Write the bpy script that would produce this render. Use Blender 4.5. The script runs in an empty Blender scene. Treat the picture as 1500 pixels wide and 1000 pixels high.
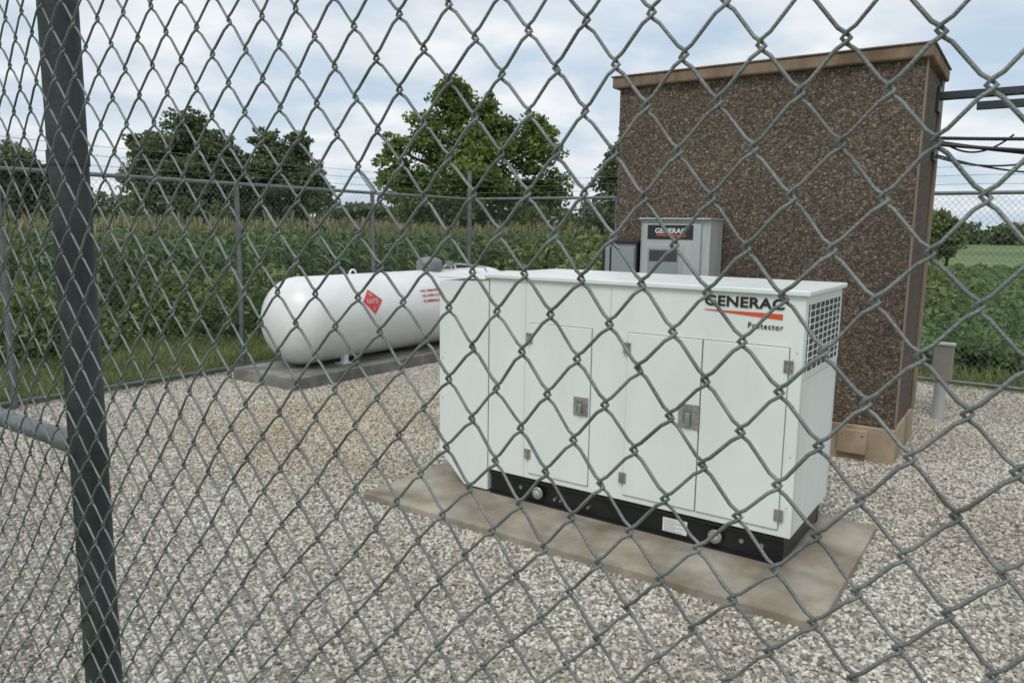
import bpy, math, random
import numpy as np
from mathutils import Vector, Matrix
random.seed(5); rng=np.random.default_rng(7)
TH=math.radians(34.5); CT,ST=math.cos(TH),math.sin(TH)
scene=bpy.context.scene
col=scene.collection
def S(a,b,z=0): return (CT*a+ST*b, -ST*a+CT*b, z)

# ---------------------------------------------------------------- materials
def mat_new(name):
    m=bpy.data.materials.new(name); m.use_nodes=True
    nt=m.node_tree; b=nt.nodes['Principled BSDF']
    return m,nt,b
def N(nt,t,**k):
    n=nt.nodes.new(t)
    for a,v in k.items(): setattr(n,a,v)
    return n
def ramp(nt,stops,interp='LINEAR'):
    r=N(nt,'ShaderNodeValToRGB'); e=r.color_ramp.elements; r.color_ramp.interpolation=interp
    while len(e)<len(stops): e.new(0.5)
    for i,(p,c) in enumerate(stops):
        e[i].position=p; e[i].color=(c[0],c[1],c[2],1)
    return r
def simple(name,c,rough=.6,metal=0,var=.12,scale=6,bump=0.0,bscale=80,c2=None,coord='Object',detail=6,stain=None):
    m,nt,b=mat_new(name); L=nt.links
    tc=N(nt,'ShaderNodeTexCoord')
    no=N(nt,'ShaderNodeTexNoise'); no.inputs['Scale'].default_value=scale; no.inputs['Detail'].default_value=detail
    L.new(tc.outputs[coord],no.inputs['Vector'])
    lo=[x*(1-var) for x in c]; hi=[min(1,x*(1+var)) for x in c]
    if c2: hi=c2
    r=ramp(nt,[(.3,lo),(.7,hi)]); L.new(no.outputs['Fac'],r.inputs['Fac'])
    cout=r.outputs['Color']
    if stain:
        mp=N(nt,'ShaderNodeMapping'); mp.inputs['Scale'].default_value=stain[1]; L.new(tc.outputs[coord],mp.inputs['Vector'])
        ns_=N(nt,'ShaderNodeTexNoise'); ns_.inputs['Scale'].default_value=1; ns_.inputs['Detail'].default_value=9; ns_.inputs['Roughness'].default_value=.65
        L.new(mp.outputs[0],ns_.inputs['Vector'])
        rs_=ramp(nt,[(.42,stain[0]),(.56,(1,1,1))]); L.new(ns_.outputs['Fac'],rs_.inputs['Fac'])
        mm=N(nt,'ShaderNodeMixRGB',blend_type='MULTIPLY'); mm.inputs[0].default_value=1
        L.new(cout,mm.inputs[1]); L.new(rs_.outputs[0],mm.inputs[2]); cout=mm.outputs[0]
    L.new(cout,b.inputs['Base Color'])
    b.inputs['Roughness'].default_value=rough; b.inputs['Metallic'].default_value=metal
    if bump>0:
        n2=N(nt,'ShaderNodeTexNoise'); n2.inputs['Scale'].default_value=bscale; n2.inputs['Detail'].default_value=5
        L.new(tc.outputs[coord],n2.inputs['Vector'])
        bp=N(nt,'ShaderNodeBump'); bp.inputs['Strength'].default_value=bump; bp.inputs['Distance'].default_value=.01
        L.new(n2.outputs['Fac'],bp.inputs['Height']); L.new(bp.outputs['Normal'],b.inputs['Normal'])
    return m
M_white=simple('white_paint',(.79,.83,.805),.38,var=.035,scale=1.5,bump=.03,bscale=200,stain=((.95,.95,.93),(3,3,.8)))
M_seam=simple('dark_seam',(.16,.17,.17),.7)
M_seaml=simple('light_seam',(.36,.39,.38),.7)
M_louv=simple('louvre_shadow',(.05,.055,.06),.7)
M_tank=simple('tank_white',(.82,.82,.81),.32,var=.03,scale=2,stain=((.93,.93,.91),(3,1.5,3)))
M_black=simple('black_skid',(.012,.012,.014),.35,var=.3,scale=10)
M_blackf=simple('black_flat',(.02,.02,.022),.5)
M_metal=simple('stainless',(.46,.44,.39),.38,.8,var=.25,scale=30)
M_galv=simple('galvanised_post',(.17,.19,.19),.55,.5,var=.2,scale=12)
M_postnear=simple('backlit_weathered_post',(.048,.060,.062),.6,.2,var=.3,scale=9,bump=.15,bscale=150,stain=((.75,.78,.78),(30,30,4)))  # backlit shade put into the dark base colour; streaks are weathering
M_wire=simple('galvanised_wire',(.20,.212,.21),.5,.4,var=.4,scale=22,bump=.3,bscale=500)
M_wirefar=simple('wire_far',(.20,.22,.22),.6,.4,var=.1)
M_rail=simple('galvanised_rail',(.20,.23,.24),.5,.5,var=.25,scale=20)
M_conc=simple('pad_concrete',(.31,.275,.215),.9,var=.35,scale=3.2,bump=.35,bscale=120,c2=(.45,.41,.335),detail=10,stain=((.76,.71,.65),(2.6,2.6,2.6)))
M_conc2=simple('tank_pad_concrete',(.19,.185,.17),.9,var=.25,scale=4,bump=.3,bscale=100,c2=(.30,.29,.265),stain=((.75,.74,.72),(3,3,3)))
M_plinth=simple('plinth_concrete',(.38,.295,.205),.9,var=.2,scale=5,bump=.25,bscale=90,stain=((.78,.75,.7),(4,4,2)))
M_fascia=simple('fascia_concrete',(.24,.172,.115),.9,var=.25,scale=4,bump=.2,bscale=90,stain=((.7,.66,.62),(5,5,1.2)))
M_trim=simple('corner_trim',(.25,.19,.14),.85,var=.15,scale=6,bump=.2,bscale=120)
M_cab=simple('cabinet_grey',(.44,.46,.45),.45,var=.05,scale=3,stain=((.88,.88,.86),(8,8,2)))
M_cabd=simple('cabinet_grey_dark',(.27,.30,.30),.45,var=.06,scale=3)
M_red=simple('red_paint',(.60,.05,.05),.45,var=.05)
M_orange=simple('orange_red_paint',(.72,.09,.03),.45,var=.04)
M_wlabel=simple('label_white',(.75,.75,.74),.5,var=.03)
M_domeg=simple('dome_grey',(.20,.21,.22),.5,var=.1)
M_tan=simple('utility_tan',(.27,.25,.22),.6,var=.1)
M_yellow=simple('yellow_label',(.75,.6,.05),.5)
M_dgrey=simple('tray_steel',(.05,.06,.065),.5,.4,var=.15)
M_bark=simple('bark',(.09,.07,.05),.95,var=.35,scale=4,bump=.6,bscale=20)

def foliage(name,dark,light,scale=.5,trans=.25):
    m,nt,b=mat_new(name); L=nt.links
    g=N(nt,'ShaderNodeNewGeometry'); no=N(nt,'ShaderNodeTexNoise'); no.inputs['Scale'].default_value=scale; no.inputs['Detail'].default_value=4
    L.new(g.outputs['Position'],no.inputs['Vector'])
    at=N(nt,'ShaderNodeAttribute'); at.attribute_name='rnd'
    mm=N(nt,'ShaderNodeMath',operation='ADD'); L.new(no.outputs['Fac'],mm.inputs[0])
    m2=N(nt,'ShaderNodeMath',operation='MULTIPLY_ADD'); L.new(at.outputs['Fac'],m2.inputs[0]); m2.inputs[1].default_value=.5; m2.inputs[2].default_value=-.25
    L.new(m2.outputs[0],mm.inputs[1])
    r=ramp(nt,[(.25,dark),(.72,light)]); L.new(mm.outputs[0],r.inputs['Fac'])
    L.new(r.outputs['Color'],b.inputs['Base Color']); b.inputs['Roughness'].default_value=.6
    tr=N(nt,'ShaderNodeBsdfTranslucent'); L.new(r.outputs['Color'],tr.inputs['Color'])
    mx=N(nt,'ShaderNodeMixShader'); mx.inputs[0].default_value=trans
    L.new(b.outputs[0],mx.inputs[1]); L.new(tr.outputs[0],mx.inputs[2])
    L.new(mx.outputs[0],nt.nodes['Material Output'].inputs['Surface'])
    return m
F_tree=foliage('tree_leaves',(.065,.105,.028),(.26,.33,.09),.8,.42)
F_tree2=foliage('tree_leaves_far',(.065,.095,.048),(.20,.25,.115),.5,.4)
F_corn=foliage('corn_leaves',(.045,.09,.03),(.15,.23,.075),.8,.3)
F_tass=foliage('corn_tassels',(.20,.20,.09),(.36,.33,.16),1.5)
F_weed=foliage('weed_leaves',(.08,.13,.035),(.24,.31,.085),1.2,.3)
F_grass=foliage('grass_blades',(.12,.16,.045),(.29,.32,.11),.9,.3)
F_soy=foliage('soy_leaves',(.08,.15,.05),(.19,.29,.10),.6,.3)

# ---------------------------------------------------------------- mesh helpers
def link(o,parent=None):
    col.objects.link(o)
    if parent is not None: o.parent=parent
    return o
def empty(name,a=0,b=0,z=0,site=True):
    e=bpy.data.objects.new(name,None); e.empty_display_size=.2
    e.location=S(a,b,z) if site else (a,b,z)
    if site: e.rotation_euler=(0,0,-TH)
    col.objects.link(e); return e
def mesh_obj(name,verts,faces,mat,parent=None,smooth=False,bevel=0,seg=2):
    me=bpy.data.meshes.new(name); me.from_pydata([tuple(v) for v in verts],[],faces); me.update()
    if mat: me.materials.append(mat)
    if smooth: me.polygons.foreach_set('use_smooth',[True]*len(me.polygons))
    o=bpy.data.objects.new(name,me); link(o,parent)
    if bevel>0:
        md=o.modifiers.new('bevel','BEVEL'); md.width=bevel; md.segments=seg; md.limit_method='ANGLE'
    return o
def box(name,x0,x1,y0,y1,z0,z1,mat,parent=None,bevel=0):
    v=[(x0,y0,z0),(x1,y0,z0),(x1,y1,z0),(x0,y1,z0),(x0,y0,z1),(x1,y0,z1),(x1,y1,z1),(x0,y1,z1)]
    f=[(0,3,2,1),(4,5,6,7),(0,1,5,4),(1,2,6,5),(2,3,7,6),(3,0,4,7)]
    return mesh_obj(name,v,f,mat,parent,bevel=bevel)
def boxes(name,lst,mat,parent=None,bevel=0):
    V=[];F=[]
    for (x0,x1,y0,y1,z0,z1) in lst:
        n=len(V)
        V+=[(x0,y0,z0),(x1,y0,z0),(x1,y1,z0),(x0,y1,z0),(x0,y0,z1),(x1,y0,z1),(x1,y1,z1),(x0,y1,z1)]
        F+=[tuple(i+n for i in q) for q in [(0,3,2,1),(4,5,6,7),(0,1,5,4),(1,2,6,5),(2,3,7,6),(3,0,4,7)]]
    return mesh_obj(name,V,F,mat,parent,bevel=bevel)
def tubes(name,segs,mat,parent=None,n=16):
    V=[];F=[]
    for p0,p1,r0,r1 in segs:
        p0=Vector(p0);p1=Vector(p1); d=(p1-p0).normalized()
        u=d.orthogonal().normalized(); w=d.cross(u); b=len(V)
        for p,r in((p0,r0),(p1,r1)):
            for i in range(n):
                t=2*math.pi*i/n; V.append(p+u*(r*math.cos(t))+w*(r*math.sin(t)))
        for i in range(n):
            j=(i+1)%n; F.append((b+i,b+j,b+n+j,b+n+i))
        F.append(tuple(b+i for i in range(n))[::-1]); F.append(tuple(b+n+i for i in range(n)))
    o=mesh_obj(name,V,F,mat,parent,smooth=True)
    md=o.modifiers.new('es','EDGE_SPLIT'); md.split_angle=math.radians(50)
    return o
def curve(name,polys,r,mat,parent=None,res=1,radii=None):
    cu=bpy.data.curves.new(name,'CURVE'); cu.dimensions='3D'; cu.bevel_depth=r; cu.bevel_resolution=res
    for k,p in enumerate(polys):
        sp=cu.splines.new('POLY'); sp.points.add(len(p)-1)
        arr=np.ones((len(p),4),dtype=np.float32); arr[:,:3]=np.array(p)
        sp.points.foreach_set('co',arr.ravel())
        if radii: sp.points.foreach_set('radius',radii[k])
        sp.use_smooth=True
    cu.materials.append(mat)
    o=bpy.data.objects.new(name,cu); link(o,parent); return o
def np_mesh(name,V,nper,mat,parent=None,rnd=None,quads=None):
    me=bpy.data.meshes.new(name); Q=len(quads)
    me.vertices.add(len(V)); me.vertices.foreach_set('co',np.asarray(V,dtype=np.float32).ravel())
    me.loops.add(Q*4); me.loops.foreach_set('vertex_index',quads.astype(np.int32).ravel())
    me.polygons.add(Q); me.polygons.foreach_set('loop_start',np.arange(0,Q*4,4,dtype=np.int32))
    me.polygons.foreach_set('loop_total',np.full(Q,4,dtype=np.int32))
    me.update(calc_edges=True)
    if rnd is not None:
        at=me.attributes.new('rnd','FLOAT','FACE'); at.data.foreach_set('value',rnd.astype(np.float32))
    me.materials.append(mat)
    o=bpy.data.objects.new(name,me); link(o,parent); return o
def leaves(name,C,size,mat,parent=None,elong=1.5,flat=.0):
    n=len(C); C=np.asarray(C)
    u=rng.normal(size=(n,3)); u[:,2]*=(1-flat); u/=np.linalg.norm(u,axis=1)[:,None]
    w=rng.normal(size=(n,3)); w[:,2]*=(1-flat); w-=u*(u*w).sum(1)[:,None]; w/=np.linalg.norm(w,axis=1)[:,None]
    s=(size*rng.uniform(.6,1.3,n))[:,None]
    V=np.stack([C-u*s*elong*.5, C+w*s*.5, C+u*s*elong*.5, C-w*s*.5],axis=1).reshape(-1,3)
    return np_mesh(name,V,4,mat,parent,rng.random(n),np.arange(n*4).reshape(-1,4))
def blades(name,P,h,w,mat,parent=None):
    n=len(P); P=np.asarray(P); an=rng.uniform(0,2*math.pi,n)
    hh=(h*rng.uniform(.4,1.2,n)); side=np.stack([np.cos(an),np.sin(an),np.zeros(n)],1)*w
    lean=rng.normal(size=(n,3))*.35; lean[:,2]=1; top=P+lean*hh[:,None]
    mid=P+lean*np.array([.35,.35,1])*.55*hh[:,None]
    V=np.stack([P-side*.5,P+side*.5,mid+side*.45,mid-side*.45,top+side*.08,top-side*.08],1).reshape(-1,3)
    b=np.arange(n)[:,None]*6
    Q=np.concatenate([b+np.array([[0,1,2,3]]),b+np.array([[3,2,4,5]])],1).reshape(-1,4)
    return np_mesh(name,V,6,mat,parent,np.repeat(rng.random(n),2),Q)
def text(name,s,width,mat,parent,loc,rot,height=None,off=0.0,spacing=1.0,shear=0):
    cu=bpy.data.curves.new(name,'FONT'); cu.body=s; cu.size=1; cu.extrude=.004; cu.offset=off; cu.space_character=spacing; cu.shear=shear
    cu.materials.append(mat)
    t=bpy.data.objects.new(name+'_tmp',cu); col.objects.link(t); bpy.context.view_layer.update()
    me=bpy.data.meshes.new_from_object(t.evaluated_get(bpy.context.evaluated_depsgraph_get()))
    bpy.data.objects.remove(t)
    co=np.zeros(len(me.vertices)*3); me.vertices.foreach_get('co',co); co=co.reshape(-1,3)
    co[:,:2]-=co[:,:2].min(0); ex=co[:,:2].max(0)
    sx=width/ex[0]; sy=(height/ex[1]) if height else sx
    co[:,0]*=sx; co[:,1]*=sy; co[:,2]*=.4
    me.vertices.foreach_set('co',co.ravel()); me.update()
    me.name=name
    o=bpy.data.objects.new(name,me); link(o,parent); o.location=loc; o.rotation_euler=rot
    return o

# ---------------------------------------------------------------- ground
def ground_mat():
    m,nt,b=mat_new('grass_ground'); L=nt.links
    g=N(nt,'ShaderNodeNewGeometry')
    n1=N(nt,'ShaderNodeTexNoise'); n1.inputs['Scale'].default_value=.05; n1.inputs['Detail'].default_value=8
    n2=N(nt,'ShaderNodeTexNoise'); n2.inputs['Scale'].default_value=3; n2.inputs['Detail'].default_value=8
    L.new(g.outputs['Position'],n1.inputs['Vector']); L.new(g.outputs['Position'],n2.inputs['Vector'])
    r1=ramp(nt,[(.35,(.10,.16,.05)),(.65,(.19,.25,.085))]); r2=ramp(nt,[(.3,(.5,.5,.45)),(.7,(1.2,1.2,1.1))])
    L.new(n1.outputs['Fac'],r1.inputs['Fac']); L.new(n2.outputs['Fac'],r2.inputs['Fac'])
    mx=N(nt,'ShaderNodeMixRGB',blend_type='MULTIPLY'); mx.inputs[0].default_value=1
    L.new(r1.outputs[0],mx.inputs[1]); L.new(r2.outputs[0],mx.inputs[2]); L.new(mx.outputs[0],b.inputs['Base Color'])
    b.inputs['Roughness'].default_value=.95
    bp=N(nt,'ShaderNodeBump'); bp.inputs['Distance'].default_value=.05; L.new(n2.outputs['Fac'],bp.inputs['Height']); L.new(bp.outputs[0],b.inputs['Normal'])
    return m
mesh_obj('ground',[(-900,-900,0),(900,-900,0),(900,1800,0),(-900,1800,0)],[(0,1,2,3)],ground_mat())

def gravel_mat(inst):
    m,nt,b=mat_new('gravel_stone' if inst else 'gravel_bed'); L=nt.links
    g=N(nt,'ShaderNodeNewGeometry')
    stops=[(0,(.15,.135,.115)),(.12,(.33,.30,.255)),(.4,(.50,.465,.40)),(.75,(.63,.59,.52)),(1,(.79,.76,.69))]
    if inst:
        oi=N(nt,'ShaderNodeObjectInfo'); r=ramp(nt,stops); L.new(oi.outputs['Random'],r.inputs['Fac'])
        n3=N(nt,'ShaderNodeTexNoise'); n3.inputs['Scale'].default_value=90; L.new(g.outputs['Position'],n3.inputs['Vector'])
        r3=ramp(nt,[(.3,(.80,.80,.80)),(.7,(1.08,1.08,1.08))]); L.new(n3.outputs['Fac'],r3.inputs['Fac'])
        mx0=N(nt,'ShaderNodeMixRGB',blend_type='MULTIPLY'); mx0.inputs[0].default_value=1
        L.new(r.outputs[0],mx0.inputs[1]); L.new(r3.outputs[0],mx0.inputs[2]); base=mx0.outputs[0]
    else:
        v=N(nt,'ShaderNodeTexVoronoi'); v.inputs['Scale'].default_value=60; L.new(g.outputs['Position'],v.inputs['Vector'])
        sp=N(nt,'ShaderNodeSeparateColor'); L.new(v.outputs['Color'],sp.inputs[0])
        r=ramp(nt,[(p,[x*.6 for x in c]) for p,c in stops]); L.new(sp.outputs[0],r.inputs['Fac']); base=r.outputs[0]
        bp=N(nt,'ShaderNodeBump'); bp.invert=True; bp.inputs['Distance'].default_value=.02; L.new(v.outputs['Distance'],bp.inputs['Height']); L.new(bp.outputs[0],b.inputs['Normal'])
    n1=N(nt,'ShaderNodeTexNoise'); n1.inputs['Scale'].default_value=.9; n1.inputs['Detail'].default_value=6; L.new(g.outputs['Position'],n1.inputs['Vector'])
    r1=ramp(nt,[(.35,(.87,.85,.80)),(.62,(1.06,1.06,1.04))]); L.new(n1.outputs['Fac'],r1.inputs['Fac'])
    mx=N(nt,'ShaderNodeMixRGB',blend_type='MULTIPLY'); mx.inputs[0].default_value=1; L.new(base,mx.inputs[1]); L.new(r1.outputs[0],mx.inputs[2])
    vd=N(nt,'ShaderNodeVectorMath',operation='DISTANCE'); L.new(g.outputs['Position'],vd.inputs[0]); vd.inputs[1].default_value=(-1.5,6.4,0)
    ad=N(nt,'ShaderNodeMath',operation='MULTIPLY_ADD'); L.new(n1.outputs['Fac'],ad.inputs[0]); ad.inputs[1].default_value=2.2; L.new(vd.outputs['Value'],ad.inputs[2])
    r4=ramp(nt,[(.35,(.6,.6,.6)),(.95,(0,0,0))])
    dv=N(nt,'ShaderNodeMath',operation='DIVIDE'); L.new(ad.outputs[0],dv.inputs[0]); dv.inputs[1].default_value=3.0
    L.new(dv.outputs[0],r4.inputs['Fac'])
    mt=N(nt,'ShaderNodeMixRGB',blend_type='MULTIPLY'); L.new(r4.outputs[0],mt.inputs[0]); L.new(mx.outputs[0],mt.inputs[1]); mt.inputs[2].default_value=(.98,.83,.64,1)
    L.new(mt.outputs[0],b.inputs['Base Color']); b.inputs['Roughness'].default_value=.9
    return m
GA0,GA1,GB0,GB1=-7.45,3.2,.3,9.6
gz=.004
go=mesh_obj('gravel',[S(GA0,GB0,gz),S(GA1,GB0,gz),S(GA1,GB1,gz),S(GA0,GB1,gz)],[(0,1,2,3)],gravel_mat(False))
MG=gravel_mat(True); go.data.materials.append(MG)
ng=bpy.data.node_groups.new('gravel_scatter','GeometryNodeTree')
ng.interface.new_socket('Geometry',in_out='INPUT',socket_type='NodeSocketGeometry')
ng.interface.new_socket('Geometry',in_out='OUTPUT',socket_type='NodeSocketGeometry')
gi=ng.nodes.new('NodeGroupInput'); gout=ng.nodes.new('NodeGroupOutput'); GL=ng.links
dp=ng.nodes.new('GeometryNodeDistributePointsOnFaces'); dp.inputs['Density'].default_value=3000
ico=ng.nodes.new('GeometryNodeMeshIcoSphere'); ico.inputs['Radius'].default_value=1; ico.inputs['Subdivisions'].default_value=2
sp=ng.nodes.new('GeometryNodeSetPosition'); nt_=ng.nodes.new('ShaderNodeTexNoise'); nt_.inputs['Scale'].default_value=1.3; nt_.inputs['Detail'].default_value=1
vm=ng.nodes.new('ShaderNodeVectorMath'); vm.operation='SUBTRACT'; vm.inputs[1].default_value=(.5,.5,.5)
vs=ng.nodes.new('ShaderNodeVectorMath'); vs.operation='SCALE'; vs.inputs['Scale'].default_value=1.5
GL.new(nt_.outputs['Color'],vm.inputs[0]); GL.new(vm.outputs[0],vs.inputs[0]); GL.new(vs.outputs[0],sp.inputs['Offset']); GL.new(ico.outputs['Mesh'],sp.inputs['Geometry'])
sm=ng.nodes.new('GeometryNodeSetMaterial'); sm.inputs['Material'].default_value=MG; GL.new(sp.outputs[0],sm.inputs['Geometry'])
rr=ng.nodes.new('FunctionNodeRandomValue'); rr.data_type='FLOAT_VECTOR'; rr.inputs[0].default_value=(-.8,-.8,0); rr.inputs[1].default_value=(.8,.8,6.28)
rs=ng.nodes.new('FunctionNodeRandomValue'); rs.data_type='FLOAT_VECTOR'; rs.inputs[0].default_value=(.0055,.005,.004); rs.inputs[1].default_value=(.0155,.012,.0098); rs.inputs['Seed'].default_value=3
ip=ng.nodes.new('GeometryNodeInstanceOnPoints')
GL.new(gi.outputs[0],dp.inputs['Mesh']); GL.new(dp.outputs['Points'],ip.inputs['Points']); GL.new(sm.outputs[0],ip.inputs['Instance'])
GL.new(rr.outputs[0],ip.inputs['Rotation']); GL.new(rs.outputs[0],ip.inputs['Scale'])
jn=ng.nodes.new('GeometryNodeJoinGeometry'); GL.new(gi.outputs[0],jn.inputs[0]); GL.new(ip.outputs[0],jn.inputs[0]); GL.new(jn.outputs[0],gout.inputs[0])
md=go.modifiers.new('scatter','NODES'); md.node_group=ng

# ---------------------------------------------------------------- generator pad + generator
pad=box('generator_concrete_pad',0,2.66,0,1.32,-.05,.05,M_conc,None,bevel=.008)
pad.location=S(-3.26,3.16,0); pad.rotation_euler=(0,0,-TH)
G=empty('standby_generator',-3.04,3.62,.05)
L_,W_=2.185,.77
box('skid_front_rail',.40,L_-.03,.02,.07,0,.145,M_black,G,.004)
box('skid_back_rail',.40,L_-.03,W_-.07,W_-.02,0,.145,M_black,G,.004)
box('skid_end_rail',L_-.08,L_-.031,.071,W_-.071,.012,.143,M_black,G,.004)
box('skid_core',.45,L_-.1,.10,W_-.1,.02,.14,M_black,G)
boxes('skid_flange',[(.40,L_-.028,.004,.0195,.0,.012),(.40,L_-.028,.004,.0195,.125,.14)],M_black,G)
H=1.345
box('housing',.385,L_,0,W_,.147,H-.03,M_white,G,.006)
box('roof',.36,L_+.02,-.02,W_+.02,H-.03,H-.004,M_white,G,.006)
pr=[(0,.20),(.20,.012),(.383,.012),(.383,1.300),(.0,1.280)]
V=[(x,0.0,z) for x,z in pr]+[(x,W_,z) for x,z in pr]
n=5;F=[tuple(range(n)),tuple(range(2*n-1,n-1,-1))]+[(i,i+n,(i+1)%n+n,(i+1)%n) for i in range(n)]
mesh_obj('discharge_hood',V,[f[::-1] for f in F],M_white,G,bevel=.006)
box('hood_lid',-.008,.357,-.010,W_+.01,1.301,1.313,M_white,G,.004)
def panel(nm,x0,x1,z0=.185,z1=1.07):
    box(nm+'_seam',x0-.0035,x1+.0035,-.0015,.01,z0-.0035,z1+.0035,M_seam,G)
    box(nm,x0,x1,-.010,.012,z0,z1,M_white,G,.003)
panel('access_door_1',.685,1.08); panel('access_door_2',1.30,1.705); panel('access_door_3',1.712,2.125)
boxes('panel_seams',[(.383,.3862,-.0012,.01,.15,1.30)],M_seam,G)
boxes('panel_fold_lines',[(.645,.6468,-.001,.005,.15,1.30),(1.188,1.190,-.001,.005,1.09,1.30)],M_seaml,G)
hs=[]
HP=[(.682,.985),(.682,.30),(1.298,.99),(1.298,.28),(2.128,.985),(2.128,.26)]
for x,z in HP:
    hs+= [(x-.022,x+.022,-.016,-.0101,z-.030,z+.030),(x-.005,x+.005,-.022,-.0162,z-.030,z+.030)]
boxes('hinges',hs,M_metal,G,.002)
bolts=[]
for x,z in HP:
    for sx in(-.014,.014):
        for sz in (-.018,.018): bolts.append(((x+sx,-.0155,z+sz),(x+sx,-.019,z+sz),.0035,.003))
tubes('hinge_bolts',bolts,M_seam,G,8)
for i,(x,z) in enumerate([(1.030,.635),(1.655,.675)]):
    w=.046+.009*i; h=w*1.15
    box('latch_plate_%d'%i,x-w,x+w,-.0175,-.0105,z-h,z+h,M_metal,G,.0025)
    box('latch_recess_%d'%i,x-w*.55,x+w*.35,-.0195,-.0178,z-h*.6,z+h*.62,M_seam,G)
    box('latch_handle_%d'%i,x-w*.25,x+w*.22,-.034,-.0198,z-h*.75,z+h*.30,M_metal,G,.004)
    tubes('latch_keyway_%d'%i,[((x+w*.65,-.0175,z+h*.5),(x+w*.65,-.022,z+h*.5),.009,.008)],M_metal,G,12)
x=L_
box('louvre_frame_back',x-.01,x+.002,.06,W_-.05,.95,1.275,M_louv,G)
lst=[]; nz=10
for i in range(nz+1):
    z=.95+i*(.325/nz); lst.append((x+.0022,x+.006,.06,W_-.05,z-.0022,z+.0022))
boxes('louvre_slats',lst,M_white,G)
lst=[]
for i in range(8):
    y=.06+i*((W_-.11)/7); lst.append((x+.0064,x+.009,y-.003,y+.003,.946,1.279))
boxes('louvre_bars',lst,M_white,G)
boxes('end_panel_seam',[(x-.001,x+.0012,.03,.0325,.16,.92),(x-.001,x+.0012,W_-.035,W_-.0325,.16,.92),(x-.001,x+.0012,.033,W_-.036,.915,.9175)],M_seaml,G)
sc=[]
for z in (.3,.55,.8,1.05,1.2): sc.append(((.03,.001,z),(.03,-.004,z),.005,.004)); sc.append(((2.16,.001,z),(2.16,-.004,z),.004,.003))
tubes('panel_screws',sc,M_cab,G,8)
tubes('skid_boss_caps',[((xx,.0205,.072),(xx,-.004,.072),.042,.042) for xx in(.75,1.82)],M_black,G,24)
tubes('skid_boss_inner',[((xx,-.0035,.072),(xx,-.010,.072),.037,.032) for xx in(.75,1.82)],M_metal,G,24)
tubes('skid_boss_plug',[((xx,-.0105,.072),(xx,-.014,.072),.020,.016) for xx in(.75,1.82)],M_cab,G,24)
box('data_plate',1.53,1.665,.015,.0198,.03,.105,M_wlabel,G)
boxes('data_plate_print',[(1.54,1.60 if i%2 else 1.64,.0135,.0149,.036+.011*i,.038+.011*i) for i in range(6)],M_cabd,G)
tubes('skid_holes',[((xx,.0205,.075),(xx,.014,.075),.012,.012) for xx in(.62,1.95,2.05)],M_seam,G,12)
tubes('drain_fittings',[((1.05,.02,.06),(1.05,-.01,.06),.008,.008),((.87,.02,.06),(.87,-.01,.06),.008,.008),((1.09,.02,.06),(1.09,-.01,.06),.007,.007),((.91,.02,.06),(.91,-.01,.06),.007,.007)],M_metal,G,10)
boxes('warning_label',[(1.175,1.20,-.002,.003,.262,.268),(1.18,1.195,-.002,.003,.246,.252)],M_yellow,G)
R90=(math.pi/2,0,0)
text('brand_lettering','GENERAC',.385,M_blackf,G,(1.705,-.003,1.245),R90,height=.052,off=.030,spacing=1.05)
mesh_obj('brand_stripe',[(1.705,-.0025,1.222),(2.085,-.0025,1.198),(2.085,-.0025,1.226),(1.705,-.0025,1.226)],[(0,1,2,3)],M_orange,G)
text('model_lettering','Protector',.165,M_blackf,G,(1.925,-.003,1.150),R90,height=.027,off=.008,spacing=1.2)

# ---------------------------------------------------------------- propane tank
tp=box('tank_concrete_pad',0,1.02,0,4.15,-.05,.135,M_conc2,None,bevel=.01); tp.location=S(-7.03,4.93,0); tp.rotation_euler=(0,0,-TH)
T=empty('propane_tank',-6.54,5.08,0)
R=.475; TL=4.1; ZC=.635; cap=.36
prof=[]
for i in range(13):
    t=math.pi/2*i/12; prof.append((cap-cap*math.cos(t),R*math.sin(t)))
prof+= [(TL-y,r) for y,r in prof[::-1]]
V=[];F=[];ns=64
for y,r in prof:
    for k in range(ns):
        t=2*math.pi*k/ns; V.append((max(r,.001)*math.cos(t),y,ZC+max(r,.001)*math.sin(t)))
for i in range(len(prof)-1):
    for k in range(ns):
        j=(k+1)%ns; F.append((i*ns+k,(i+1)*ns+k,(i+1)*ns+j,i*ns+j))
mesh_obj('shell',V,F,M_tank,T,smooth=True)
def ring(nm,y,mat):
    pts=[((R+.001)*math.cos(2*math.pi*k/64),y,ZC+(R+.001)*math.sin(2*math.pi*k/64)) for k in range(65)]
    curve(nm,[pts],.003,mat,T)
ring('weld_seam_1',cap+.02,M_tank); ring('weld_seam_2',TL-cap-.02,M_tank)
boxes('support_legs',[(-.30,-.24,.75,.82,.135,.32),(.20,.26,.75,.82,.135,.32),(-.30,-.24,3.2,3.27,.135,.32),(.20,.26,3.2,3.27,.135,.32)],M_tank,T,.004)
boxes('leg_feet',[(-.34,-.20,.7,.87,.136,.147),(.16,.30,.7,.87,.136,.147),(-.34,-.2,3.15,3.32,.136,.147),(.16,.30,3.15,3.32,.136,.147)],M_tank,T)
V=[];F=[];pf=[(.17,0),(.185,.03),(.185,.12),(.17,.155),(.13,.18),(.07,.195),(.001,.20)]
for r,z in pf:
    for k in range(32):
        t=2*math.pi*k/32; V.append((r*math.cos(t)*.85,2.5+r*math.sin(t),ZC+R-.03+z))
for i in range(len(pf)-1):
    for k in range(32):
        j=(k+1)%32; F.append((i*32+k,i*32+j,(i+1)*32+j,(i+1)*32+k))
mesh_obj('valve_dome',V,F,M_domeg,T,smooth=True)
for i,y in enumerate((1.15,3.0)):
    pts=[(0,y+.05*math.cos(t),ZC+R-.005+.055*math.sin(t)) for t in np.linspace(0,math.pi,13)]
    curve('lifting_lug_%d'%i,[pts],.012,M_tank,T)
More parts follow.
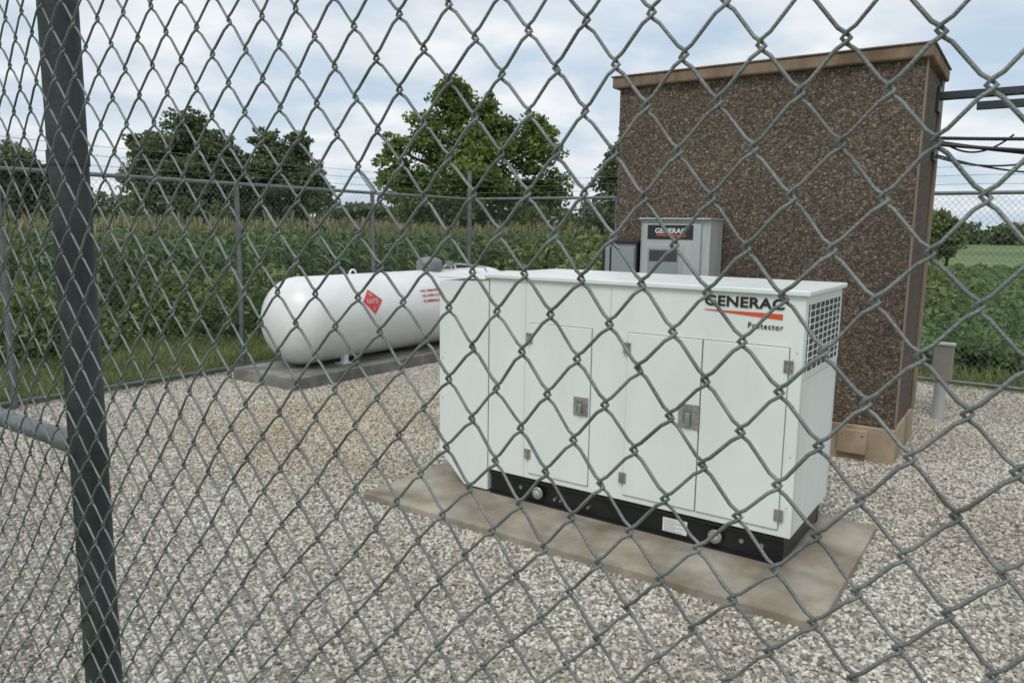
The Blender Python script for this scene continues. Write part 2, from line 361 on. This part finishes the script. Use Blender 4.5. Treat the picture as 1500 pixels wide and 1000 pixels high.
curve('gas_pipe',[[(.05,2.72,ZC+R+.02),(.05,2.8,ZC+R+.06),(.05,3.1,ZC+R+.06),(.3,3.3,ZC+.5),(.55,3.4,ZC+.0),(.58,3.42,0)]],.014,M_cab,T)
tubes('regulator',[((.05,2.85,ZC+R+.03),(.05,2.85,ZC+R+.11),.06,.05)],M_domeg,T)
def wrap(uv,r):
    return [(r*math.cos(v/R),u,ZC+r*math.sin(v/R)) for u,v in uv]
def diamond(nm,uc,vc,h,r,mat):
    V=[];F=[];n=8
    for i in range(n+1):
        for j in range(n+1):
            p=(i/n-.5)*2*h; q=(j/n-.5)*2*h
            V+=wrap([(uc+(p+q)/2*1.0,vc+(q-p)/2)],r)
    for i in range(n):
        for j in range(n): F.append((i*(n+1)+j,(i+1)*(n+1)+j,(i+1)*(n+1)+j+1,i*(n+1)+j+1))
    mesh_obj(nm,V,F,mat,T)
ang=.2
diamond('placard_white',1.03,ang,.165,R+.002,M_wlabel)
diamond('placard_red',1.03,ang,.150,R+.004,M_red)
def wraptext(nm,s,w,h,uc,vc,mat,off=.01):
    o=text(nm,s,w,mat,T,(0,0,0),(0,0,0),height=h,off=off)
    me=o.data; co=np.zeros(len(me.vertices)*3); me.vertices.foreach_get('co',co); co=co.reshape(-1,3)
    u=co[:,0]-w/2+uc; v=co[:,1]-h/2+vc; r=R+.006+co[:,2]*0
    out=np.stack([r*np.cos(v/R),u,ZC+r*np.sin(v/R)],1); me.vertices.foreach_set('co',out.ravel()); me.update()
wraptext('placard_number','1075',.17,.055,1.03,ang+.0,M_wlabel,.03)
wraptext('placard_flame','W',.06,.05,1.03,ang+.078,M_wlabel,.03)
wraptext('placard_class','2',.03,.035,1.03,ang-.085,M_wlabel,.03)
for k,s in enumerate(['NO SMOKING','NO OPEN FLAMES','FLAMMABLE GAS']):
    wraptext('warning_text_%d'%k,s,.42,.035,2.08,ang+.02-.065*k+.05,M_red,.02)

# ---------------------------------------------------------------- building
def aggregate():
    m,nt,b=mat_new('exposed_aggregate'); L=nt.links
    tc=N(nt,'ShaderNodeTexCoord')
    v=N(nt,'ShaderNodeTexVoronoi'); v.inputs['Scale'].default_value=68; L.new(tc.outputs['Object'],v.inputs['Vector'])
    sp=N(nt,'ShaderNodeSeparateColor'); L.new(v.outputs['Color'],sp.inputs[0])
    r=ramp(nt,[(0,(.070,.052,.037)),(.35,(.115,.086,.060)),(.7,(.165,.124,.087)),(.92,(.225,.176,.126)),(1,(.33,.28,.215))]); L.new(sp.outputs[0],r.inputs['Fac'])
    n1=N(nt,'ShaderNodeTexNoise'); n1.inputs['Scale'].default_value=1.2; n1.inputs['Detail'].default_value=7; L.new(tc.outputs['Object'],n1.inputs['Vector'])
    r1=ramp(nt,[(.3,(.78,.76,.75)),(.7,(1.08,1.08,1.08))]); L.new(n1.outputs['Fac'],r1.inputs['Fac'])
    rd=ramp(nt,[(.3,(1,1,1)),(.85,(.5,.48,.45))]); L.new(v.outputs['Distance'],rd.inputs['Fac'])
    mx=N(nt,'ShaderNodeMixRGB',blend_type='MULTIPLY'); mx.inputs[0].default_value=1; L.new(r.outputs[0],mx.inputs[1]); L.new(r1.outputs[0],mx.inputs[2])
    m2=N(nt,'ShaderNodeMixRGB',blend_type='MULTIPLY'); m2.inputs[0].default_value=1; L.new(mx.outputs[0],m2.inputs[1]); L.new(rd.outputs[0],m2.inputs[2])
    L.new(m2.outputs[0],b.inputs['Base Color']); b.inputs['Roughness'].default_value=.85
    bp=N(nt,'ShaderNodeBump'); bp.invert=True; bp.inputs['Distance'].default_value=.010; bp.inputs['Strength'].default_value=.55; L.new(v.outputs['Distance'],bp.inputs['Height']); L.new(bp.outputs[0],b.inputs['Normal'])
    return m
M_agg=aggregate()
BW,BD,BH=2.27,.95,2.82
B=empty('equipment_shelter_building',-.74-BW,5.92,0)
box('walls',.0,BW,.0,BD,.27,BH,M_agg,B,.006)
box('plinth',-.015,BW+.015,-.02,BD+.015,-.05,.268,M_plinth,B,.008)
box('plinth_junction_box',BW-.36,BW-.16,-.06,-.021,.06,.24,M_plinth,B,.008)
tubes('plinth_box_bolts',[((BW-.33+i*.14,-.061,.2),(BW-.33+i*.14,-.066,.2),.007,.006) for i in(0,1)],M_seam,B,8)
box('corner_trim_front',BW+.001,BW+.012,.0,.06,.27,BH-.001,M_trim,B,.003)
box('corner_trim_back',BW+.001,BW+.02,BD-.10,BD+.012,.27,BH-.001,M_trim,B,.003)
box('roof_slab',-.05,BW+.045,-.05,BD+.045,BH,BH+.085,M_fascia,B,.012)
box('roof_cap',-.06,BW+.055,-.06,BD+.055,BH+.086,BH+.098,M_fascia,B,.004)
C=empty('transfer_switch_cabinet',-2.62,5.60,.75)
box('enclosure',0,.57,0,.27,0,.99,M_cab,C,.006)
box('front_door',.02,.50,-.014,-.001,.03,.96,M_cab,C,.004)
box('door_gap',.01,.51,-.0015,.001,.02,.97,M_cabd,C)
box('top_lip',-.01,.58,-.03,.28,.991,1.004,M_cab,C,.003)
box('label_panel',.065,.44,-.0175,-.0145,.84,.95,M_blackf,C)
text('cabinet_lettering','GENERAC',.25,M_wlabel,C,(.13,-.019,.885),R90,height=.04,off=.02)
mesh_obj('cabinet_stripe',[(.14,-.018,.868),(.38,-.018,.862),(.38,-.018,.876),(.14,-.018,.876)],[(0,1,2,3)],M_orange,C)
box('inner_window_frame',.05,.36,-.020,-.0145,.40,.80,M_cab,C,.006)
box('inner_window',.075,.335,-.023,-.0202,.43,.77,M_cabd,C,.004)
box('inner_display',.09,.32,-.026,-.0232,.67,.755,M_louv,C)
box('handle',.43,.455,-.04,-.0145,.4,.52,M_blackf,C,.003)
box('wall_bracket',.1,.45,.271,.319,.1,.9,M_cabd,C)
C2=empty('disconnect_box',-2.95,5.62,.75)
box('enclosure',0,.29,0,.20,0,.80,M_cabd,C2,.006); box('lid',.018,.272,-.012,-.001,.03,.77,M_cabd,C2,.004)
boxes('dark_frame',[(-.012,.302,-.016,.205,.801,.822),(-.012,.004,-.016,-.001,0,.80),(.286,.302,-.016,-.001,0,.80),(.055,.072,-.0165,-.0125,.03,.77)],M_blackf,C2,.002)
box('side_edge',.2915,.299,.001,.2,0,.80,M_blackf,C2)
tubes('conduits',[((.08,.1,0),(.08,.1,-.75),.02,.02),((.18,.1,0),(.18,.1,-.75),.02,.02),((.45,.12,0),(.45,.12,-.75),.03,.03)],M_cab,C2)
box('wall_bracket',.05,.22,.201,.299,.1,.7,M_cabd,C2)
U=empty('utility_pedestal',-.62,7.75,0)
box('box',-.08,.08,-.06,.06,.36,.68,M_tan,U,.01); box('lid',-.09,.09,-.07,.07,.681,.70,M_cab,U,.004)
tubes('conduit_post',[((0,0,-.05),(0,0,.36),.05,.05)],M_cab,U)
K=empty('cable_tray',-.73,6.70,2.66)
boxes('channel',[(0.01,5,-.05,-.044,.0,.05),(0.01,5,.044,.05,.0,.05)]+[(.012+.1*i,.012+.1*i+.07,-.0435,.0435,.0,.005) for i in range(49)],M_dgrey,K,.001)
boxes('hanging_channel',[(.25,5,-.030,.030,-.09,-.035)],M_dgrey,K,.002)
boxes('hangers',[(.4+.6*i,.43+.6*i,-.01,.01,-.034,-.001) for i in range(8)],M_dgrey,K)
boxes('wall_plate',[(-.006,.0095,-.08,.08,-.09,.09)],M_dgrey,K)
tubes('tray_support_post',[((4.6,0,-2.7),(4.6,0,-.09),.05,.05)],M_galv,K)
def cable(p0,p1,sag,w=.0): 
    out=[]
    for i in range(25):
        t=i/24; out.append((p0[0]+(p1[0]-p0[0])*t,p0[1]+(p1[1]-p0[1])*t+w*math.sin(t*9),p0[2]+(p1[2]-p0[2])*t-sag*4*t*(1-t)))
    return out
CB=empty('power_cables',-.73,6.70,2.36)
curve('thick_cables',[cable((0.01,0,.02),(4.6,0,.22),.14),cable((0.01,-.05,-.03),(4.6,.05,.18),.22),cable((0.01,-.02,-.01),(4.6,.02,.2),.30)],.013,M_blackf,CB,2)
curve('thin_cables',[cable((0.01,.05,-.10),(2.6,.0,.3),.34),cable((.01,-.04,-.12),(1.2,-.04,.06),.16),cable((.01,0,.03),(.5,0,.02),.12)],.007,M_blackf,CB,2)
box('entry_plate',-.005,.012,-.08,.08,-.15,.06,M_dgrey,CB,.003)

# ---------------------------------------------------------------- chain link
DW,DH=.0600,.0705
def chain(name,x0,x1,z0,z1,parent,mat,r,res,y=0,fine=True,amp=.0045):
    h=DW/2; v=DH/2; k0=int(math.floor(x0/h)); k1=int(math.ceil(x1/h)); nz=int((z1-z0)/v)
    t=r*1.15; i=np.arange(nz+1); polys=[]
    def disp(x,z):
        return (amp*(np.sin(x*5.1+z*2.3)+.6*np.sin(x*11.7-z*4.1+1)+.35*np.sin(z*17+x*23)),
                amp*1.2*(np.sin(x*3.3+z*3.9+2)+.5*np.sin(x*9+z*8)), amp*.8*(np.sin(x*6.7-z*5+.5)+.4*np.sin(x*19+z*13)))
    for k in range(k0,k1):
        left=((i+k)%2==0); cx=np.where(left,k*h,(k+1)*h); d=np.where(left,-1.,1.); z=z0+i*v
        jit=rng.normal(0,.0008,nz+1)
        if fine:
            o1=.0065; pts=np.zeros((nz+1,5,3))
            offs=[(-o1,-1,-v*o1/h),(-.0002,-.85,-.0034),(.0032,0,0),(-.0002,.85,.0034),(-o1,1,v*o1/h)]
        else:
            pts=np.zeros((nz+1,1,3)); offs=[(.0015,0,0)]
        for q,(ox,oy,oz) in enumerate(offs):
            pts[:,q,0]=cx+d*ox; pts[:,q,1]=y+oy*t*d; pts[:,q,2]=z+oz+jit
        p=pts.reshape(-1,3); dx,dy,dz=disp(p[:,0],p[:,2]); p[:,0]+=dx; p[:,1]+=dy; p[:,2]+=dz
        polys.append(p)
    return curve(name,polys,r,mat,parent,res)
FH=2.1
def barbs(parent,x0,x1,sgn,mat,axis='x'):
    polys=[];bb=[]
    for j in range(3):
        yy=sgn*(.07+.10*j); zz=FH+.10+.10*j
        xs=np.linspace(x0,x1,60); sag=.012*np.abs(np.sin((xs-x0)*1.4))
        polys.append([(x,yy,zz-s) for x,s in zip(xs,sag)])
        for x in np.arange(x0+.05*j,x1,.13):
            a=random.uniform(0,3); bb.append([(x,yy-.016*math.cos(a),zz-.016*math.sin(a)-.004),(x+.01,yy+.016*math.cos(a),zz+.016*math.sin(a)-.004)])
    curve('barbed_strands',polys,.0022,mat,parent,0); curve('barbs',bb,.0012,mat,parent,0)
FN=empty('chain_link_fence',0,.574,0)
chain('wire_mesh',-7.36,3.0,.02,FH,FN,M_wire,.00160,1,y=0)
PX=-1.272
posts=[PX-5.4,PX-2.7,PX,PX+2.95]
tubes('posts',[((p,.036,-.1),(p,.036,FH+.03),.0285,.0285) for p in posts],M_postnear,FN,32)
tubes('post_caps',[((p,.036,FH+.031),(p,.036,FH+.06),.033,.015) for p in posts],M_rail,FN,24)
tubes('top_rail',[((-7.36,.03,FH-.01),(3,.03,FH-.01),.019,.019)],M_rail,FN,20)
tubes('brace_rail',[((PX-.042,.030,1.285),(PX-2.66,.030,1.285),.0165,.0165)],M_rail,FN,20)
tubes('rail_end_cup',[((PX-.025,.032,1.285),(PX-.075,.031,1.285),.021,.020)],M_rail,FN,20)
tubes('tension_bands',[((PX,.036,z-.011),(PX,.036,z+.011),.0305,.0305) for z in(.35,.78,1.265,1.75)],M_postnear,FN,32)
barbs(FN,-7.36,3,-1,M_wire)
boxes('barb_arms',[(p-.01,p+.01,-.02,.04,FH+.062,FH+.08) for p in posts],M_rail,FN)
FL=bpy.data.objects.new('chain_link_fence',None); col.objects.link(FL); FL.location=S(-7.36,.574,0); FL.rotation_euler=(0,0,-TH+math.pi/2)
chain('wire_mesh',0,8.92,.03,FH-.02,FL,M_wirefar,.0017,0,y=.03,fine=False)
bs=[.05,2.35-.0,4.72,6.81]
tubes('posts',[((p,0,-.1),(p,0,FH+.02),.028,.028) for p in bs],M_galv,FL)
tubes('top_rail',[((0,0,FH),(8.9,0,FH),.021,.021)],M_galv,FL)
tubes('bottom_rail',[((0,0,.07),(8.9,0,.07),.017,.017)],M_galv,FL)
tubes('barb_arms',[((p,0,FH+.02),(p,.30,FH+.33),.012,.009) for p in bs],M_galv,FL,8)
barbs(FL,0,8.9,1,M_wirefar)
FB=empty('chain_link_fence',-7.36,9.49,0)
chain('wire_mesh',0,10.4,.03,FH-.02,FB,M_wirefar,.0017,0,y=.03,fine=False)
bp_=[.0,2.55,5.0,7.5,10.3]
tubes('posts',[((p,0,-.1),(p,0,FH+(.42 if p==0 else .02)),.034 if p==0 else .028,.034 if p==0 else .028) for p in bp_],M_galv,FB)
tubes('top_rail',[((0,0,FH),(10.4,0,FH),.021,.021)],M_galv,FB)
tubes('brace_rail',[((0,0,1.0),(2.55,0,1.0),.017,.017)],M_galv,FB)
tubes('bottom_rail',[((0,0,.07),(10.4,0,.07),.017,.017)],M_galv,FB)
tubes('barb_arms',[((p,0,FH+.02),(p,.30,FH+.33),.012,.009) for p in bp_],M_galv,FB,8)
barbs(FB,0,10.3,1,M_wirefar)
FR=bpy.data.objects.new('chain_link_fence',None); col.objects.link(FR); FR.location=S(3.0,.574,0); FR.rotation_euler=(0,0,-TH+math.pi/2)
chain('wire_mesh',0,8.9,.03,FH-.02,FR,M_wirefar,.0017,0,y=-.03,fine=False)
tubes('posts',[((p,0,-.1),(p,0,FH+.02),.028,.028) for p in(.0,2.3,4.6,6.9)],M_galv,FR)
tubes('top_rail',[((0,0,FH),(8.9,0,FH),.021,.021)],M_galv,FR)
barbs(FR,0,8.9,-1,M_wirefar)

# ---------------------------------------------------------------- vegetation
def Sv(a,b,z): return np.stack([CT*a+ST*b,-ST*a+CT*b,z],1)
def corn():
    E=bpy.data.objects.new('corn_field',None); col.objects.link(E)
    P=[]
    for ia,a in enumerate(np.arange(-10.6,-24,-.72)):
        st=.17 if ia<6 else .26
        b=np.arange(-4,21,st); P.append(np.stack([a+rng.normal(0,.06,len(b)),b+rng.normal(0,.05,len(b)),1.55+rng.normal(0,.08,len(b))+.05*np.sin(b*.7+a)],1))
    P=np.concatenate(P); n=len(P); NL=11
    hgt=np.repeat(P[:,2],NL); a=np.repeat(P[:,0],NL); b=np.repeat(P[:,1],NL)
    j=np.tile(np.arange(NL),n); az=np.repeat(rng.uniform(0,6.28,n),NL)+j*math.pi+rng.normal(0,.35,n*NL)
    z0=hgt*(.1+.8*j/(NL-1)); ln=rng.uniform(.5,.8,n*NL)*(1-.35*(j/(NL-1))**3)
    ts=np.array([0,.25,.5,.75,1.]); wd=np.array([.5,1,.9,.6,.05])*.036
    up=rng.uniform(.6,1.0,n*NL)
    dx=np.cos(az);dy=np.sin(az); V=np.zeros((n*NL,5,2,3))
    for s,(t,w) in enumerate(zip(ts,wd)):
        rr=ln*t*.6; zz=z0+ln*(up*t-1.0*up*t*t*1.0)
        for q,sg in enumerate((-1,1)):
            V[:,s,q,0]=a+dx*rr-dy*w*sg; V[:,s,q,1]=b+dy*rr+dx*w*sg; V[:,s,q,2]=zz+ (0.01*sg)
    W=V.reshape(-1,3); W=Sv(W[:,0],W[:,1],W[:,2])
    base=(np.arange(n*NL)*10)[:,None,None]; qd=np.array([[2*s,2*s+1,2*s+3,2*s+2] for s in range(4)])[None]
    Q=(base+qd).reshape(-1,4)
    np_mesh('leaves',W,0,F_corn,E,np.repeat(rng.random(n*NL),4),Q)
    k=P; w=.012
    c=np.stack([np.stack([k[:,0]-w,k[:,1],0*k[:,2]],1),np.stack([k[:,0]+w,k[:,1],0*k[:,2]],1),np.stack([k[:,0]+w*.5,k[:,1],k[:,2]],1),np.stack([k[:,0]-w*.5,k[:,1],k[:,2]],1),
                np.stack([k[:,0],k[:,1]-w,0*k[:,2]],1),np.stack([k[:,0],k[:,1]+w,0*k[:,2]],1),np.stack([k[:,0],k[:,1]+w*.5,k[:,2]],1),np.stack([k[:,0],k[:,1]-w*.5,k[:,2]],1)],1).reshape(-1,3)
    np_mesh('stalks',Sv(c[:,0],c[:,1],c[:,2]),0,F_weed,E,rng.random(len(c)//4),np.arange(len(c)).reshape(-1,4))
    m=6; a=np.repeat(P[:,0],m);b=np.repeat(P[:,1],m);z=np.repeat(P[:,2],m)-.05; an=rng.uniform(0,6.28,n*m); le=rng.uniform(.12,.24,n*m); tl=rng.uniform(.05,.5,n*m)
    w=.008; dx=np.cos(an);dy=np.sin(an)
    c=np.stack([np.stack([a-dy*w,b+dx*w,z],1),np.stack([a+dy*w,b-dx*w,z],1),np.stack([a+dx*le*tl+dy*w,b+dy*le*tl-dx*w,z+le],1),np.stack([a+dx*le*tl-dy*w,b+dy*le*tl+dx*w,z+le],1)],1).reshape(-1,3)
    np_mesh('tassels',Sv(c[:,0],c[:,1],c[:,2]),0,F_tass,E,rng.random(n*m),np.arange(n*m*4).reshape(-1,4))
corn()

def cgauss(n,s,lim=1.9):
    g=rng.normal(size=(n,3)); r=np.linalg.norm(g,axis=1); g*= (np.minimum(r,lim)/r)[:,None]*rng.uniform(.85,1.1,n)[:,None]; return g*s
def tree(name,x,y,clumps,nleaf,ls,mat,trunk_r=.18,ns=38):
    E=empty(name,x,y,0,site=False)
    C=[];tot=sum(c[3]**2 for c in clumps)
    for (cx,cy,cz,r) in clumps:
        n=int(nleaf*r*r/tot)
        d=rng.normal(size=(ns,3)); d/=np.linalg.norm(d,axis=1)[:,None]; rad=rng.uniform(.3,1.15,ns)
        sc=d*rad[:,None]*r*.92; sr=rng.uniform(.11,.31,ns)*r
        n1=int(n*.84)
        wts=sr**1.4; wts/=wts.sum()
        k=rng.choice(ns,n1,p=wts); g=cgauss(n1,.64)
        p=sc[k]+g*sr[k][:,None]*np.array([1.2,1.2,.75])
        g=cgauss(n-n1,.46*r)
        C.append(np.concatenate([p,g])+np.array([cx,cy,cz]))
    C=np.concatenate(C); C=C[C[:,2]>.1]
    leaves('foliage',C,ls,mat,E,1.6,.1)
    top=max(c[2] for c in clumps)
    polys=[[(0,0,-.1),(.05,.0,top*.25),(-.05,.1,top*.5),(0,0,top*.8)]]; rad=[[1,.8,.6,.25]]
    for (cx,cy,cz,r) in clumps:
        h=min(cz*.6,top*.45); m=(cx*.45,cy*.45,h+(cz-h)*.6)
        polys.append([(0,0,h),m,(cx,cy,cz),(cx*1.15,cy*1.1,cz+r*.6)]); rad.append([.5,.33,.18,.05])
    curve('trunk_and_limbs',polys,trunk_r,M_bark,E,2,rad)
    return E
tree('deciduous_tree',-1.7,30,[(-.5,0,6.2,1.05),(-1.5,.3,4.9,1.2),(.8,-.2,5.0,1.2),(-2.7,0,3.7,1.0),(2.4,.2,4.7,1.1),(0,-.8,3.6,1.7),(1.9,0,2.8,1.4),(-1.7,-.5,2.2,1.5),(.2,.3,1.5,1.8),(-.9,0,6.7,.6),(3.1,0,3.2,.8),(2.6,.2,5.6,.55),(-3.0,0,4.7,.55),(2.6,0,1.5,1.3),(-2.6,0,1.3,1.3),(.5,0,6.1,.6)],60000,.11,F_tree,.2)
tree('deciduous_tree',-17.6,42,[(0,0,6.1,1.5),(-1.9,0,5.4,1.3),(1.6,0,5.4,1.3),(-2.4,0,3.7,1.5),(1.8,0,3.8,1.4),(0,0,4.2,2.1),(-.4,0,2.5,2.2),(.3,0,7.0,.8),(-2.9,0,6.0,.5),(2.0,0,2.4,1.6)],42000,.14,F_tree2,.22)
tree('deciduous_tree',-12.9,43,[(0,0,5.1,1.4),(-1.3,0,4.4,1.3),(1.2,0,4.3,1.3),(.9,0,6.0,.8),(-.8,0,6.2,.8),(0,0,2.9,1.8),(1.9,0,3.2,1.0),(-1.6,0,2.6,1.4)],30000,.14,F_tree2,.2)
tree('deciduous_tree',-28.5,44,[(0,0,4.6,1.6),(-1.8,0,4.2,1.4),(1.7,0,3.6,1.3),(0,0,2.6,2.0),(3.0,0,2.6,1.4),(-3.5,0,3.6,1.6)],30000,.16,F_tree2,.2)
tree('deciduous_tree',4.9,35,[(0,0,4.8,.9),(-.6,0,4.0,.9),(.6,0,3.9,.9),(.2,0,5.8,.6),(0,0,2.7,1.3),(-1,0,2.2,1.0),(1.2,0,5.2,.7)],14000,.12,F_tree2,.12)
tree('deciduous_tree',20.4,36,[(-.6,0,2.1,.8),(-1.6,0,2.5,.8),(.2,0,1.6,.7),(-.6,0,1.2,.9),(-2.6,0,2.2,1.0)],12000,.12,F_tree,.1)
def treeline(name,pts,n,ls):
    C=[]
    for (x,y,w,h) in pts:
        k=int(n); nb=max(6,int(w/2.0)); bx=rng.uniform(-w/2,w/2,nb); bh=h*rng.uniform(.45,1.05,nb); br=rng.uniform(.25,.5,nb)*h
        i=rng.integers(0,nb,k); g=rng.normal(size=(k,3))*.5
        zz=rng.random(k)**.6*bh[i]
        C.append(np.stack([x+bx[i]+g[:,0]*br[i],y+g[:,1]*3,zz+g[:,2]*.25],1))
    C=np.concatenate(C); C=C[C[:,2]>0]
    leaves(name,C,ls,F_tree2,None,1.3,.1)
treeline('distant_tree_line',[(-38,110,30,4.2),(-20,120,20,5),(0,130,40,5.0),(95,150,60,4.2),(62,125,12,3.8),(-80,120,60,6),(150,150,60,5)],9000,.6)
def brush(name,pts,n,ls,mat=F_weed):
    C=[]
    for (a,b,r,h) in pts:
        k=int(n*r*h); g=rng.normal(size=(k,3))*.45
        t=rng.random(k)**.7
        C.append(np.stack([a+g[:,0]*r,b+g[:,1]*r,t*h*(1-.35*np.minimum(1,(g[:,0]**2+g[:,1]**2)))],1))
    C=np.concatenate(C); leaves(name,Sv(C[:,0],C[:,1],C[:,2]),ls,mat,None,2.0,0)
pts=[]
for k in range(34): pts.append((rng.uniform(-10.6,-9.6),rng.uniform(-1,8.5),rng.uniform(.4,.8),rng.uniform(.5,1.05)))
brush('weed_patch',pts,1200,.05)
pts=[]
for k in range(46): pts.append((rng.uniform(-12,-2.5),rng.uniform(13.5,20),rng.uniform(.7,1.4),rng.uniform(.9,1.6)))
brush('brush_thicket',pts,1500,.08)
n=80000; a=rng.uniform(-11,-7.42,n); b=rng.uniform(-1,12,n)
blades('grass',Sv(a,b,np.zeros(n)),.11,.012,F_grass)
n=26000; a=rng.uniform(-9.5,4,n); b=rng.uniform(9.62,14,n)
blades('grass',Sv(a,b,np.zeros(n)),.16,.016,F_grass)
n=190000; Y=8+26*rng.random(n)**1.35; X=Y*rng.uniform(.46,1.1,n)
bb=ST*X+CT*Y; keep=bb>10.5; X=X[keep];Y=Y[keep]; n=len(X)
row=np.sin((CT*X-ST*Y)*2*math.pi/.76)
hh=.29+.08*row+.04*rng.normal(size=n)
Zs=np.maximum(.04,hh*rng.random(n)**.35)
leaves('soybean_field',np.stack([X,Y,Zs],1),.045+.0035*Y,F_soy,None,1.3,-.0)

# ---------------------------------------------------------------- world / light
w=bpy.data.worlds.new('World'); scene.world=w; w.use_nodes=True; nt=w.node_tree; L=nt.links
bg=nt.nodes['Background']; out=nt.nodes['World Output']
sky=N(nt,'ShaderNodeTexSky'); sky.sky_type='NISHITA'; sky.sun_disc=False
SE,SR=math.radians(55),math.radians(205)
sky.sun_elevation=SE; sky.sun_rotation=SR
tc=N(nt,'ShaderNodeTexCoord'); sx=N(nt,'ShaderNodeSeparateXYZ'); L.new(tc.outputs['Generated'],sx.inputs[0])
za=N(nt,'ShaderNodeMath',operation='MAXIMUM'); L.new(sx.outputs['Z'],za.inputs[0]); za.inputs[1].default_value=0
zb=N(nt,'ShaderNodeMath',operation='ADD'); L.new(za.outputs[0],zb.inputs[0]); zb.inputs[1].default_value=.22
dx=N(nt,'ShaderNodeMath',operation='DIVIDE'); L.new(sx.outputs['X'],dx.inputs[0]); L.new(zb.outputs[0],dx.inputs[1])
dy=N(nt,'ShaderNodeMath',operation='DIVIDE'); L.new(sx.outputs['Y'],dy.inputs[0]); L.new(zb.outputs[0],dy.inputs[1])
cx=N(nt,'ShaderNodeCombineXYZ'); L.new(dx.outputs[0],cx.inputs[0]); L.new(dy.outputs[0],cx.inputs[1])
n1=N(nt,'ShaderNodeTexNoise'); n1.inputs['Scale'].default_value=1.8; n1.inputs['Detail'].default_value=8; n1.inputs['Roughness'].default_value=.52; n1.inputs['Distortion'].default_value=.3
L.new(cx.outputs[0],n1.inputs['Vector'])
r=ramp(nt,[(.36,(.10,.10,.10)),(.58,(.98,.98,.98))]); L.new(n1.outputs['Fac'],r.inputs['Fac'])
n2=N(nt,'ShaderNodeTexNoise'); n2.inputs['Scale'].default_value=3.0; n2.inputs['Detail'].default_value=6; L.new(cx.outputs[0],n2.inputs['Vector'])
rc=ramp(nt,[(.32,(6.3,6.9,7.5)),(.62,(8.4,8.65,8.85))]); L.new(n2.outputs['Fac'],rc.inputs['Fac'])
sk=N(nt,'ShaderNodeMixRGB',blend_type='MIX'); sk.inputs[0].default_value=.8; L.new(sky.outputs[0],sk.inputs[1]); sk.inputs[2].default_value=(5.0,6.35,7.7,1)
mx=N(nt,'ShaderNodeMixRGB'); L.new(r.outputs[0],mx.inputs[0]); L.new(sk.outputs[0],mx.inputs[1]); L.new(rc.outputs[0],mx.inputs[2])
L.new(mx.outputs[0],bg.inputs['Color']); bg.inputs['Strength'].default_value=.109
sd=bpy.data.lights.new('sun','SUN'); sd.energy=1.5; sd.angle=math.radians(24); sd.color=(1,.96,.89)
so=bpy.data.objects.new('sun',sd); col.objects.link(so)
dirv=Vector((math.sin(SR)*math.cos(SE),math.cos(SR)*math.cos(SE),math.sin(SE)))
so.rotation_euler=dirv.to_track_quat('Z','Y').to_euler()

cam=bpy.data.cameras.new('camera'); co=bpy.data.objects.new('camera',cam); col.objects.link(co); scene.camera=co
cam.sensor_width=36; cam.lens=1112/1500*36; cam.clip_start=.05; cam.clip_end=4000
cam.dof.use_dof=True; cam.dof.focus_distance=1.2; cam.dof.aperture_fstop=20
co.matrix_world=Matrix.Translation((0,0,1.65))@Matrix.Rotation(math.radians(90-8.4),4,'X')@Matrix.Rotation(math.radians(.84),4,'Z')
scene.view_settings.view_transform='Standard'; scene.view_settings.look='None'; scene.view_settings.exposure=0
